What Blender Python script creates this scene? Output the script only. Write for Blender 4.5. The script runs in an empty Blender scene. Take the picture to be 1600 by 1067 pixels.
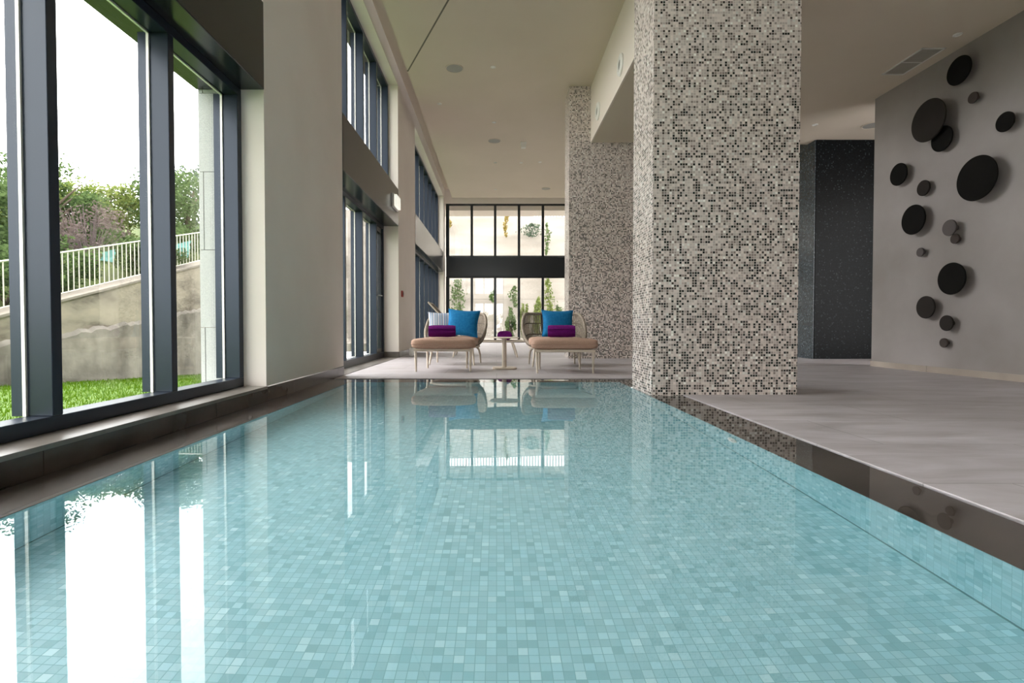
import bpy, math, random
from mathutils import Vector, Matrix
R = math.radians
PI = math.pi
S = bpy.context.scene
COL = S.collection

# ------------------------------------------------------------------ camera
cam_d = bpy.data.cameras.new('camera')
cam = bpy.data.objects.new('camera', cam_d); COL.objects.link(cam)
cam.location = (0, 0, 0.55)
cam.rotation_euler = (R(90 - 1.2), 0, 0)
cam_d.sensor_width = 36.0
cam_d.lens = 18.225
cam_d.shift_x = 24 / 1600
cam_d.shift_y = -7.5 / 1600
cam_d.clip_start = 0.02
cam_d.clip_end = 300
S.camera = cam

# ------------------------------------------------------------------ sky
W = bpy.data.worlds.new('sky'); S.world = W; W.use_nodes = True
wn, wl = W.node_tree.nodes, W.node_tree.links
wn.clear()
w_out = wn.new('ShaderNodeOutputWorld'); w_bg = wn.new('ShaderNodeBackground')
w_tc = wn.new('ShaderNodeTexCoord')
w_noise = wn.new('ShaderNodeTexNoise'); w_noise.inputs['Scale'].default_value = 2.2; w_noise.inputs['Detail'].default_value = 5
w_map = wn.new('ShaderNodeMapping'); w_map.inputs['Scale'].default_value = (1, 1, 2.2)
w_ramp = wn.new('ShaderNodeValToRGB')
w_ramp.color_ramp.elements[0].position = .38; w_ramp.color_ramp.elements[0].color = (.88, .90, .95, 1)
w_ramp.color_ramp.elements[1].position = .62; w_ramp.color_ramp.elements[1].color = (1.0, .965, .92, 1)
# hazy sun glow behind thin cloud, over the left-hand hillside
w_dot = wn.new('ShaderNodeVectorMath'); w_dot.operation = 'DOT_PRODUCT'
w_dot.inputs[1].default_value = Vector((-.80, .30, .50)).normalized()
w_mx = wn.new('ShaderNodeMath'); w_mx.operation = 'MAXIMUM'; w_mx.inputs[1].default_value = 0
w_pw = wn.new('ShaderNodeMath'); w_pw.operation = 'POWER'; w_pw.inputs[1].default_value = 5
w_ma = wn.new('ShaderNodeMath'); w_ma.operation = 'MULTIPLY_ADD'; w_ma.inputs[1].default_value = 10.0; w_ma.inputs[2].default_value = 4.2
wl.new(w_tc.outputs['Generated'], w_map.inputs[0]); wl.new(w_map.outputs[0], w_noise.inputs['Vector'])
wl.new(w_noise.outputs['Fac'], w_ramp.inputs[0]); wl.new(w_ramp.outputs[0], w_bg.inputs['Color'])
wl.new(w_tc.outputs['Generated'], w_dot.inputs[0]); wl.new(w_dot.outputs['Value'], w_mx.inputs[0])
wl.new(w_mx.outputs[0], w_pw.inputs[0]); wl.new(w_pw.outputs[0], w_ma.inputs[0]); wl.new(w_ma.outputs[0], w_bg.inputs['Strength'])
wl.new(w_bg.outputs[0], w_out.inputs[0])

# ------------------------------------------------------------------ view
S.view_settings.view_transform = 'Standard'
S.view_settings.look = 'None'
S.view_settings.gamma = 1
S.view_settings.use_curve_mapping = False
S.view_settings.exposure = 0.62
S.cycles.max_bounces = 14
S.cycles.diffuse_bounces = 6
S.cycles.glossy_bounces = 6
S.cycles.transmission_bounces = 8
S.cycles.transparent_max_bounces = 24
S.cycles.sample_clamp_indirect = 12
S.cycles.use_denoising = True

# ------------------------------------------------------------------ mesh helpers
class MB:
    def __init__(s): s.v = []; s.f = []
    def add(s, vs, fs):
        o = len(s.v); s.v += [tuple(p) for p in vs]; s.f += [tuple(i + o for i in f) for f in fs]; return s
    def box(s, x0, x1, y0, y1, z0, z1):
        return s.add([(x0,y0,z0),(x1,y0,z0),(x1,y1,z0),(x0,y1,z0),(x0,y0,z1),(x1,y0,z1),(x1,y1,z1),(x0,y1,z1)],
              [(0,3,2,1),(4,5,6,7),(0,1,5,4),(1,2,6,5),(2,3,7,6),(3,0,4,7)])
    def quad(s, a, b, c, d): return s.add([a,b,c,d], [(0,1,2,3)])
    def tube(s, pts, r, n=8, closed=False):
        P = [Vector(p) for p in pts]; m = len(P)
        rs = r if isinstance(r, (list, tuple)) else [r]*m
        def tang(i):
            if closed: return (P[(i+1)%m] - P[(i-1)%m]).normalized()
            return (P[min(i+1,m-1)] - P[max(i-1,0)]).normalized()
        t = tang(0); a = t.orthogonal().normalized(); vs = []
        for i in range(m):
            t2 = tang(i); q = t.rotation_difference(t2); a = q @ a; t = t2
            a = (a - t*a.dot(t)).normalized(); b = t.cross(a)
            for k in range(n):
                w = 2*PI*k/n; vs.append(P[i] + (a*math.cos(w) + b*math.sin(w))*rs[i])
        fs = []
        for i in range(m if closed else m-1):
            j = (i+1) % m
            for k in range(n):
                l = (k+1) % n; fs.append((i*n+k, i*n+l, j*n+l, j*n+k))
        if not closed: fs += [tuple(range(n-1,-1,-1)), tuple(range((m-1)*n, m*n))]
        return s.add(vs, fs)
    def lathe(s, prof, n=32, c=(0,0,0), axis='Z'):
        vs = []
        for r, h in prof:
            for k in range(n):
                w = 2*PI*k/n; x, y = r*math.cos(w), r*math.sin(w)
                p = {'Z': (x,y,h), 'X': (h,x,y), 'Y': (x,h,y)}[axis]
                vs.append((p[0]+c[0], p[1]+c[1], p[2]+c[2]))
        fs = []
        for i in range(len(prof)-1):
            for k in range(n):
                l = (k+1) % n; fs.append((i*n+k, i*n+l, (i+1)*n+l, (i+1)*n+k))
        fs += [tuple(range(n-1,-1,-1)), tuple(range((len(prof)-1)*n, len(prof)*n))]
        return s.add(vs, fs)
    def prism(s, poly, z0, z1):
        n = len(poly)
        return s.add([(x,y,z0) for x,y in poly] + [(x,y,z1) for x,y in poly],
              [tuple(range(n-1,-1,-1)), tuple(range(n,2*n))] + [(i,(i+1)%n,(i+1)%n+n,i+n) for i in range(n)])
    def sup(s, w, d, h, c, e1=.3, e2=.3, nu=40, nv=16, taper=0):
        sg = lambda q, e: math.copysign(abs(q)**e, q); vs = []; fs = []
        for i in range(nv+1):
            ph = -PI/2 + PI*i/nv
            for k in range(nu):
                th = 2*PI*k/nu
                x = w/2*sg(math.cos(ph),e1)*sg(math.cos(th),e2); y = d/2*sg(math.cos(ph),e1)*sg(math.sin(th),e2); z = h/2*sg(math.sin(ph),e1)
                x *= 1 - taper*(y/d)
                vs.append((c[0]+x, c[1]+y, c[2]+z))
        for i in range(nv):
            for k in range(nu):
                l = (k+1)%nu; fs.append((i*nu+k, i*nu+l, (i+1)*nu+l, (i+1)*nu+k))
        return s.add(vs, fs)
    def xform(s, M):
        s.v = [tuple(M @ Vector(p)) for p in s.v]; return s
    def build(s, name, mat, parent=None, smooth=False, bevel=0, recalc=True):
        me = bpy.data.meshes.new(name); me.from_pydata(s.v, [], s.f); me.update()
        if recalc:
            import bmesh
            bm = bmesh.new(); bm.from_mesh(me); bmesh.ops.recalc_face_normals(bm, faces=bm.faces); bm.to_mesh(me); bm.free()
        if smooth:
            me.shade_smooth()
            if smooth != 'all':
                try: me.set_sharp_from_angle(angle=R(smooth if smooth is not True else 40))
                except Exception: pass
        o = bpy.data.objects.new(name, me); COL.objects.link(o)
        me.materials.append(mat)
        if parent: o.parent = parent
        if bevel:
            b = o.modifiers.new('bevel', 'BEVEL'); b.width = bevel; b.segments = 2; b.limit_method = 'ANGLE'
        return o

def tag(o, label=None, cat=None, group=None, kind=None):
    if label: o['label'] = label
    if cat: o['category'] = cat
    if group: o['group'] = group
    if kind: o['kind'] = kind
    return o
def empty(name, loc=(0,0,0), rz=0, **kw):
    o = bpy.data.objects.new(name, None); COL.objects.link(o); o.location = loc; o.rotation_euler = (0,0,rz)
    o.empty_display_size = .1
    return tag(o, **kw)
def copy_tree(o, parent=None):
    c = o.copy(); COL.objects.link(c)
    if parent: c.parent = parent
    for ch in o.children: copy_tree(ch, c)
    return c

# ------------------------------------------------------------------ material helpers
def mat(name):
    m = bpy.data.materials.new(name); m.use_nodes = True
    n = m.node_tree.nodes; b = n['Principled BSDF']
    return m, n, m.node_tree.links, b
def simple(name, col, rough=.6, metal=0, spec=.5, coat=0, sheen=0):
    m, n, l, b = mat(name)
    b.inputs['Base Color'].default_value = (*col, 1); b.inputs['Roughness'].default_value = rough
    b.inputs['Metallic'].default_value = metal; b.inputs['Specular IOR Level'].default_value = spec
    b.inputs['Coat Weight'].default_value = coat; b.inputs['Sheen Weight'].default_value = sheen
    return m
def noisy(name, c1, c2, scale=3, detail=6, rough=.6, stretch=(1,1,1), lo=.35, hi=.65, bump=0, bscale=None, spec=.5, rough2=None, rot=(0,0,0)):
    m, n, l, b = mat(name)
    tc = n.new('ShaderNodeTexCoord'); mp = n.new('ShaderNodeMapping'); mp.inputs['Scale'].default_value = stretch; mp.inputs['Rotation'].default_value = rot
    nz = n.new('ShaderNodeTexNoise'); nz.inputs['Scale'].default_value = scale; nz.inputs['Detail'].default_value = detail
    cr = n.new('ShaderNodeValToRGB'); cr.color_ramp.elements[0].position = lo; cr.color_ramp.elements[1].position = hi
    cr.color_ramp.elements[0].color = (*c1,1); cr.color_ramp.elements[1].color = (*c2,1)
    l.new(tc.outputs['Object'], mp.inputs[0]); l.new(mp.outputs[0], nz.inputs['Vector']); l.new(nz.outputs['Fac'], cr.inputs[0])
    l.new(cr.outputs[0], b.inputs['Base Color']); b.inputs['Roughness'].default_value = rough; b.inputs['Specular IOR Level'].default_value = spec
    if rough2 is not None:
        mr = n.new('ShaderNodeMapRange'); mr.inputs['To Min'].default_value = rough; mr.inputs['To Max'].default_value = rough2
        l.new(nz.outputs['Fac'], mr.inputs['Value']); l.new(mr.outputs[0], b.inputs['Roughness'])
    if bump:
        bp = n.new('ShaderNodeBump'); bp.inputs['Strength'].default_value = bump; bp.inputs['Distance'].default_value = .02
        n2 = n.new('ShaderNodeTexNoise'); n2.inputs['Scale'].default_value = bscale or scale*6; n2.inputs['Detail'].default_value = 4
        l.new(tc.outputs['Object'], n2.inputs['Vector']); l.new(n2.outputs['Fac'], bp.inputs['Height']); l.new(bp.outputs[0], b.inputs['Normal'])
    return m
def math_node(n, l, op, a, b=None, c=None):
    q = n.new('ShaderNodeMath'); q.operation = op
    for i, x in enumerate((a, b, c)):
        if x is None: continue
        if isinstance(x, (int, float)): q.inputs[i].default_value = x
        else: l.new(x, q.inputs[i])
    return q.outputs[0]

def mosaic(name, s, stops, grout, zlo, zhi, shift, rough=.25, gw=.11, bump=.25, vary=.25, light=None, spec=.5):
    """square mosaic tiles laid on any axis-aligned face; tile shade picked per tile, darker tiles more frequent lower down"""
    m, n, l, b = mat(name); b.inputs['Specular IOR Level'].default_value = spec
    g = n.new('ShaderNodeNewGeometry')
    ab = n.new('ShaderNodeVectorMath'); ab.operation = 'ABSOLUTE'; l.new(g.outputs['True Normal'], ab.inputs[0])
    rd = n.new('ShaderNodeVectorMath'); rd.operation = 'SUBTRACT'; rd.inputs[0].default_value = (1,1,1); l.new(ab.outputs[0], rd.inputs[1])
    sc = n.new('ShaderNodeVectorMath'); sc.operation = 'SCALE'; sc.inputs['Scale'].default_value = 1/s; l.new(g.outputs['Position'], sc.inputs[0])
    ml = n.new('ShaderNodeVectorMath'); ml.operation = 'MULTIPLY'; l.new(sc.outputs[0], ml.inputs[0]); l.new(rd.outputs[0], ml.inputs[1])
    fl = n.new('ShaderNodeVectorMath'); fl.operation = 'FLOOR'; l.new(ml.outputs[0], fl.inputs[0])
    fr = n.new('ShaderNodeVectorMath'); fr.operation = 'FRACTION'; l.new(ml.outputs[0], fr.inputs[0])
    # distance from tile centre
    ce = n.new('ShaderNodeVectorMath'); ce.operation = 'SUBTRACT'; l.new(fr.outputs[0], ce.inputs[0]); ce.inputs[1].default_value = (.5,.5,.5)
    ca = n.new('ShaderNodeVectorMath'); ca.operation = 'ABSOLUTE'; l.new(ce.outputs[0], ca.inputs[0])
    cw = n.new('ShaderNodeVectorMath'); cw.operation = 'MULTIPLY'; l.new(ca.outputs[0], cw.inputs[0]); l.new(rd.outputs[0], cw.inputs[1])
    sp = n.new('ShaderNodeSeparateXYZ'); l.new(cw.outputs[0], sp.inputs[0])
    mx = math_node(n, l, 'MAXIMUM', math_node(n, l, 'MAXIMUM', sp.outputs[0], sp.outputs[1]), sp.outputs[2])
    gm = n.new('ShaderNodeMapRange'); gm.inputs['From Min'].default_value = .5-gw; gm.inputs['From Max'].default_value = .5-gw*.45
    l.new(mx, gm.inputs['Value'])
    ad = n.new('ShaderNodeVectorMath'); ad.operation = 'MULTIPLY_ADD'; l.new(ab.outputs[0], ad.inputs[0]); ad.inputs[1].default_value = (7.3,7.3,7.3); l.new(fl.outputs[0], ad.inputs[2])
    wn_ = n.new('ShaderNodeTexWhiteNoise'); wn_.noise_dimensions = '3D'; l.new(ad.outputs[0], wn_.inputs['Vector'])
    cs = n.new('ShaderNodeSeparateColor'); l.new(wn_.outputs['Color'], cs.inputs[0])
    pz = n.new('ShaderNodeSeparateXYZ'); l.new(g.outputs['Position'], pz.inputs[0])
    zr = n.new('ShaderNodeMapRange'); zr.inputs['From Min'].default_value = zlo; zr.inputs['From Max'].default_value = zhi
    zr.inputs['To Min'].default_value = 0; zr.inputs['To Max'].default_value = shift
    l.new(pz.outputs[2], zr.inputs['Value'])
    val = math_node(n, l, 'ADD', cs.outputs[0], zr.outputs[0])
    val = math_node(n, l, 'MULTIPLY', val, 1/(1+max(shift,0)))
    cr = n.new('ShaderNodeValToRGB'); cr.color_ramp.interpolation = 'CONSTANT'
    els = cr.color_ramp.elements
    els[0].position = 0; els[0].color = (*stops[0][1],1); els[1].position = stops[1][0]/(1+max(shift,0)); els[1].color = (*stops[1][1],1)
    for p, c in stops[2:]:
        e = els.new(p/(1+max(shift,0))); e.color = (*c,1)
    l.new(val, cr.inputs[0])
    base = cr.outputs[0]
    if light:
        gt = math_node(n, l, 'GREATER_THAN', cs.outputs[1], 1-light[0])
        mxl = n.new('ShaderNodeMix'); mxl.data_type = 'RGBA'; l.new(gt, mxl.inputs['Factor']); l.new(base, mxl.inputs['A']); mxl.inputs['B'].default_value = (*light[1],1)
        base = mxl.outputs['Result']
    hv = n.new('ShaderNodeMapRange'); hv.inputs['To Min'].default_value = 1-vary; hv.inputs['To Max'].default_value = 1+vary; l.new(cs.outputs[2], hv.inputs['Value'])
    mv = n.new('ShaderNodeVectorMath'); mv.operation = 'SCALE'; l.new(base, mv.inputs[0]); l.new(hv.outputs[0], mv.inputs['Scale'])
    mg = n.new('ShaderNodeMix'); mg.data_type = 'RGBA'; l.new(gm.outputs[0], mg.inputs['Factor']); l.new(mv.outputs[0], mg.inputs['A']); mg.inputs['B'].default_value = (*grout,1)
    l.new(mg.outputs['Result'], b.inputs['Base Color'])
    rr = n.new('ShaderNodeMapRange'); rr.inputs['To Min'].default_value = rough; rr.inputs['To Max'].default_value = .8; l.new(gm.outputs[0], rr.inputs['Value']); l.new(rr.outputs[0], b.inputs['Roughness'])
    bp = n.new('ShaderNodeBump'); bp.inputs['Strength'].default_value = bump; bp.inputs['Distance'].default_value = .002; bp.invert = True
    l.new(gm.outputs[0], bp.inputs['Height']); l.new(bp.outputs[0], b.inputs['Normal'])
    return m

# ------------------------------------------------------------------ materials
M = {}
M['plaster'] = noisy('white_plaster', (.79,.725,.665), (.83,.77,.71), scale=1.5, rough=.85, bump=.04, bscale=60)
M['ceiling'] = noisy('warm_ceiling_paint', (.64,.56,.455), (.67,.585,.48), scale=1, rough=.8)
M['bulkhead'] = simple('bulkhead_paint', (.78,.70,.63), .8)
M['stucco'] = noisy('polished_stucco', (.225,.200,.190), (.345,.315,.312), scale=.9, detail=9, rough=.55, lo=.3, hi=.7, bump=.05, bscale=14)
M['charcoal'] = simple('charcoal_lacquered_metal', (.013,.016,.019), .22, 0, .5)
M['frame'] = simple('blue_grey_frame_metal', (.013,.019,.031), .30, 0, .55)
M['frame'].node_tree.nodes['Principled BSDF'].inputs['Specular Tint'].default_value = (.74,.84,1,1)
M['spacer'] = simple('bright_glazing_spacer', (.80,.78,.74), .45, .3)
M['granite'] = noisy('light_granite', (.30,.32,.32), (.48,.49,.48), scale=160, detail=3, rough=.7, lo=.3, hi=.7)
M['brown_stone'] = noisy('dark_brown_stone', (.032,.022,.017), (.085,.062,.048), scale=2.2, detail=8, rough=.25, lo=.3, hi=.7, stretch=(1,1.5,1.5))
M['rim_stone'] = noisy('brown_pool_rim_stone', (.075,.055,.045), (.13,.10,.082), scale=2.2, detail=8, rough=.35, lo=.3, hi=.7)
M['sill_stone'] = noisy('grey_brown_sill_stone', (.13,.115,.10), (.20,.18,.16), scale=5, detail=8, rough=.28)
M['base_stone'] = noisy('beige_baseboard_stone', (.30,.25,.215), (.42,.36,.31), scale=1.2, detail=5, rough=.4)
M['white'] = simple('white_plastic', (.78,.76,.72), .4)
M['grille'] = simple('pale_grille', (.34,.33,.30), .6)
M['vent_grille'] = simple('vent_grille', (.46,.43,.38), .6)
M['dark_hole'] = simple('dark_recess', (.03,.03,.03), .8)
M['lens'] = simple('frosted_lens', (.85,.84,.8), .3)
M['beige_metal'] = simple('sand_powder_coated_metal', (.60,.52,.43), .45)
M['rope'] = noisy('taupe_rope', (.21,.17,.135), (.34,.285,.225), scale=60, rough=.8)
M['rib'] = simple('dark_rope_rib', (.17,.135,.105), .8)  # ribs in a darker brown than the rope weave
M['taupe_cloth'] = noisy('taupe_cushion_cloth', (.41,.265,.20), (.47,.315,.24), scale=90, rough=.9, bump=.1, bscale=400, spec=.2)
M['blue_cloth'] = noisy('blue_cushion_cloth', (.006,.13,.32), (.012,.17,.38), scale=40, rough=.85, bump=.1, bscale=500, spec=.2)
M['purple_towel'] = noisy('purple_terry_towel', (.11,.006,.115), (.18,.016,.18), scale=160, rough=1, bump=.5, bscale=400, spec=.1)
M['red'] = simple('red_plastic', (.35,.03,.02), .4)
M['steel'] = simple('brushed_steel', (.6,.6,.6), .3, 1)
M['bark'] = simple('tree_bark', (.12,.09,.065), .9)
M['concrete'] = None
M['rail'] = simple('cream_rail_paint', (.62,.60,.50), .5)
M['net'] = simple('teal_netting', (.16,.40,.38), .8)
M['gutter'] = simple('dark_pocket', (.25,.22,.19), .8)
M['seam'] = simple('seam_shadow_gap', (.16,.14,.11), .8)

# striped cushion
def striped():
    m, n, l, b = mat('striped_cushion_cloth')
    tc = n.new('ShaderNodeTexCoord'); sx = n.new('ShaderNodeSeparateXYZ'); l.new(tc.outputs['Object'], sx.inputs[0])
    t = math_node(n, l, 'FRACT', math_node(n, l, 'MULTIPLY', sx.outputs[0], 15.0))
    cr = n.new('ShaderNodeValToRGB'); cr.color_ramp.interpolation = 'CONSTANT'; e = cr.color_ramp.elements
    e[0].position = 0; e[0].color = (.62,.64,.68,1); e[1].position = .3; e[1].color = (.05,.15,.33,1)
    for p, c in ((.45,(.60,.60,.62)),(.62,(.10,.09,.14)),(.70,(.35,.50,.62)),(.88,(.15,.08,.15))):
        q = e.new(p); q.color = (*c,1)
    l.new(t, cr.inputs[0]); l.new(cr.outputs[0], b.inputs['Base Color']); b.inputs['Roughness'].default_value = .9
    return m
M['striped'] = striped()

# thin window glass
def glass():
    m, n, l, b = mat('window_glass'); n.remove(b)
    tr = n.new('ShaderNodeBsdfTransparent'); tr.inputs[0].default_value = (.945,.95,.94,1)
    gl = n.new('ShaderNodeBsdfGlossy'); gl.inputs['Roughness'].default_value = 0.0
    lw = n.new('ShaderNodeLayerWeight'); lw.inputs['Blend'].default_value = .5
    mx = n.new('ShaderNodeMixShader')
    k = math_node(n, l, 'MULTIPLY_ADD', math_node(n, l, 'POWER', lw.outputs['Facing'], 5), .80, .075)
    l.new(k, mx.inputs[0]); l.new(tr.outputs[0], mx.inputs[1]); l.new(gl.outputs[0], mx.inputs[2])
    l.new(mx.outputs[0], n['Material Output'].inputs[0])
    return m
M['glass'] = glass()

# pool water: a refracting surface with faint ripples
def water():
    m, n, l, b = mat('pool_water'); n.remove(b)
    g = n.new('ShaderNodeBsdfGlass'); g.inputs['IOR'].default_value = 1.333; g.inputs['Roughness'].default_value = 0
    g.inputs['Color'].default_value = (.965,.99,.995,1)
    tc = n.new('ShaderNodeTexCoord'); nz = n.new('ShaderNodeTexNoise'); nz.inputs['Scale'].default_value = 6; nz.inputs['Detail'].default_value = 1
    bp = n.new('ShaderNodeBump'); bp.inputs['Strength'].default_value = .05; bp.inputs['Distance'].default_value = .0022
    l.new(tc.outputs['Object'], nz.inputs['Vector']); l.new(nz.outputs['Fac'], bp.inputs['Height']); l.new(bp.outputs[0], g.inputs['Normal'])
    l.new(g.outputs[0], n['Material Output'].inputs[0])
    return m
M['water'] = water()

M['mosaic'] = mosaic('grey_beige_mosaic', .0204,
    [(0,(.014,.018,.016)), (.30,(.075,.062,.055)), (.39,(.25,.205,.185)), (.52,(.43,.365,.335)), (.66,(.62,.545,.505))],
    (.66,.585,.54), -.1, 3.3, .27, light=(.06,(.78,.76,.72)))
M['dark_mosaic'] = mosaic('black_blue_mosaic', .0204,
    [(0,(.0012,.0018,.002)), (.45,(.002,.003,.0035)), (.75,(.004,.006,.007)), (.93,(.022,.028,.030))],
    (.002,.0025,.003), 0, 4, 0, rough=.28, vary=.35, bump=.1, spec=.10)
M['lit_mosaic'] = mosaic('lit_niche_mosaic', .0204,  # lighter bluish copy of the niche mosaic, window light put into the colour
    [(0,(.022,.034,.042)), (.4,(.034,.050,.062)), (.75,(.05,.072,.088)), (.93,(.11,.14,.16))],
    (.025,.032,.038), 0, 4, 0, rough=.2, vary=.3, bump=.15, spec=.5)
M['pool_mosaic'] = mosaic('aqua_glass_mosaic', .0243,
    [(0,(.31,.55,.60)), (.12,(.37,.62,.67)), (.45,(.40,.65,.705)), (.8,(.44,.69,.735)), (.95,(.52,.75,.785))],
    (.23,.45,.49), -1, 0, 0, rough=.25, gw=.055, vary=.06, bump=.15)

# large-format deck tiles
def deck():
    m, n, l, b = mat('grey_stone_deck_tiles')
    tc = n.new('ShaderNodeTexCoord')
    br = n.new('ShaderNodeTexBrick'); br.offset = .5; br.inputs['Scale'].default_value = 1
    br.inputs['Brick Width'].default_value = 1.2; br.inputs['Row Height'].default_value = .6
    br.inputs['Mortar Size'].default_value = .0035; br.inputs['Mortar Smooth'].default_value = .2
    br.inputs['Color1'].default_value = (.43,.405,.415,1); br.inputs['Color2'].default_value = (.47,.445,.455,1); br.inputs['Mortar'].default_value = (.28,.265,.26,1)
    mp = n.new('ShaderNodeMapping'); mp.inputs['Scale'].default_value = (.7,3.2,1); mp.inputs['Rotation'].default_value = (0,0,R(10))
    nz = n.new('ShaderNodeTexNoise'); nz.inputs['Scale'].default_value = 1.9; nz.inputs['Detail'].default_value = 11; nz.inputs['Roughness'].default_value = .62; nz.inputs['Distortion'].default_value = .8
    cr = n.new('ShaderNodeValToRGB'); cr.color_ramp.elements[0].position = .3; cr.color_ramp.elements[0].color = (.70,.67,.65,1); cr.color_ramp.elements[1].position = .68; cr.color_ramp.elements[1].color = (1.10,1.09,1.12,1)
    mx = n.new('ShaderNodeMix'); mx.data_type = 'RGBA'; mx.blend_type = 'MULTIPLY'; mx.inputs['Factor'].default_value = 1
    l.new(tc.outputs['Object'], br.inputs['Vector']); l.new(tc.outputs['Object'], mp.inputs[0]); l.new(mp.outputs[0], nz.inputs['Vector'])
    l.new(nz.outputs['Fac'], cr.inputs[0]); l.new(br.outputs['Color'], mx.inputs['A']); l.new(cr.outputs[0], mx.inputs['B'])
    l.new(mx.outputs['Result'], b.inputs['Base Color'])
    mr = n.new('ShaderNodeMapRange'); mr.inputs['To Min'].default_value = .38; mr.inputs['To Max'].default_value = .55
    l.new(nz.outputs['Fac'], mr.inputs['Value']); l.new(mr.outputs[0], b.inputs['Roughness'])
    return m
M['deck'] = deck()

# weathered concrete with a rough lower band
def concrete():
    m, n, l, b = mat('weathered_concrete')
    tc = n.new('ShaderNodeTexCoord')
    mp = n.new('ShaderNodeMapping'); mp.inputs['Scale'].default_value = (.5,.5,1.3)
    a = n.new('ShaderNodeTexNoise'); a.inputs['Scale'].default_value = 1.1; a.inputs['Detail'].default_value = 9; a.inputs['Roughness'].default_value = .62
    cr = n.new('ShaderNodeValToRGB'); e = cr.color_ramp.elements
    e[0].position = .35; e[0].color = (.12,.10,.075,1); e[1].position = .64; e[1].color = (.38,.33,.25,1)
    q = e.new(.48); q.color = (.28,.245,.19,1)
    l.new(tc.outputs['Object'], mp.inputs[0]); l.new(mp.outputs[0], a.inputs['Vector']); l.new(a.outputs['Fac'], cr.inputs[0])
    l.new(cr.outputs[0], b.inputs['Base Color']); b.inputs['Roughness'].default_value = .9
    return m
M['concrete'] = concrete()
M['pale_concrete'] = noisy('pale_concrete', (.29,.26,.222), (.43,.39,.345), scale=.8, detail=8, rough=.9, stretch=(.4,1,2), lo=.3, hi=.6)
M['paving'] = noisy('beige_paving', (.20,.175,.145), (.26,.23,.19), scale=1.5, rough=.8)
M['grass'] = noisy('lawn_grass', (.05,.11,.002), (.09,.17,.004), scale=30, detail=6, rough=.9, bump=.6, bscale=120)
M['hill'] = noisy('hillside_grass', (.06,.09,.02), (.12,.15,.04), scale=4, detail=6, rough=1, bump=.6)

def leaf(name, c1, c2):
    m, n, l, b = mat(name)
    g = n.new('ShaderNodeNewGeometry'); cr = n.new('ShaderNodeValToRGB')
    cr.color_ramp.elements[0].color = (*c1,1); cr.color_ramp.elements[1].color = (*c2,1)
    l.new(g.outputs['Random Per Island'], cr.inputs[0])
    n.remove(b)
    d = n.new('ShaderNodeBsdfDiffuse'); t = n.new('ShaderNodeBsdfTranslucent'); mx = n.new('ShaderNodeMixShader'); mx.inputs[0].default_value = .35
    l.new(cr.outputs[0], d.inputs[0]); l.new(cr.outputs[0], t.inputs[0]); l.new(d.outputs[0], mx.inputs[1]); l.new(t.outputs[0], mx.inputs[2])
    l.new(mx.outputs[0], n['Material Output'].inputs[0])
    return m
M['leaf_dark'] = leaf('dark_green_leaves', (.06,.10,.035), (.16,.23,.09))
M['leaf_light'] = leaf('yellow_green_leaves', (.11,.16,.035), (.28,.33,.10))
M['leaf_blue'] = leaf('blue_green_leaves', (.06,.09,.065), (.15,.20,.14))
M['leaf_purple'] = leaf('purple_brown_twigs', (.12,.09,.08), (.24,.19,.18))
M['leaf_ochre'] = leaf('ochre_leaves', (.20,.15,.03), (.32,.24,.06))

# ------------------------------------------------------------------ key dimensions
LX = -1.70                     # inner face of the window wall
CEIL, LOWC = 4.55, 3.62
SP0, SP1 = 2.27, 2.90          # dark spandrel band
HEAD = 4.69
XR = 5.13                      # stucco wall
YF = 17.0                      # glazed end wall
PX0, PX1, PY0, PY1 = -1.455, 1.22, -2.6, 5.13   # pool basin, inside the ledge
EX0, EX1, EY0, EY1 = LX-.005, 1.49, -2.87, 5.40 # outer edge of the flooded ledge
YB = -4.6                      # wall behind the camera
BAYS = [(-4.55,-1.30), (.57,3.82), (5.75,9.0), (10.86,16.6)]
OUTX = -2.18

# ------------------------------------------------------------------ floor, walls, ceiling
fl = MB()
fl.box(EX1, 9, YB, EY1, -.5, 0).box(-2.2, 9, EY1, YF+.1, -.5, 0).box(-2.2, EX1, YB, EY0, -.5, 0)
tag(fl.build('floor', M['deck'], bevel=0), kind='structure')

wl_ = MB()
pill = [(-1.30,.57), (3.82,5.75), (9.0,10.86), (16.6,17.2)]
for a, b in pill: wl_.box(-1.99, LX, a, b, .105 if b < 5.8 else 0, 5.0)
for a, b in BAYS: wl_.box(-1.99, LX, a, b, HEAD, 5.0)
wl_.box(-1.99, LX, YB-.1, BAYS[0][0], 0, 5.0)
tag(wl_.build('wall_left', M['plaster']), kind='structure')

# stone plinth along the pool: dark riser with a paler sill on top
bs = MB(); bs.box(LX-.02, LX, EY0, 5.75, -.2, .098)
y = EY0
while y < 5.75: bs.box(LX, LX+.006, y, min(y+1.196, 5.75), -.2, .098); y += 1.2
o = tag(bs.build('baseboard_left', M['brown_stone']), kind='structure')
sl = MB(); sl.box(-2.0, LX+.010, .57, 3.82, .085, .105).box(-2.0, LX+.010, -4.55, -1.30, .085, .105)
sl.build('sill', M['sill_stone'], o)
bs2 = MB(); bs2.box(LX, LX+.012, 9.0, 10.86, 0, .10).box(LX, LX+.012, 16.6, 16.95, 0, .10).box(-1.95, LX, 8.988, 9.0, 0, .10)
tag(bs2.build('baseboard_deck', M['sill_stone']), kind='structure')

# right-hand stucco wall
wr = MB(); wr.box(XR, XR+.35, YB, 7.09, 0, LOWC)
tag(wr.build('wall_right', M['stucco']), kind='structure')
br_ = MB()
y = YB
while y < 7.09:
    br_.box(XR-.014, XR, y, min(y+1.19, 7.09), 0, .072); y += 1.196
tag(br_.build('baseboard_right', M['base_stone']), kind='structure')
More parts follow.
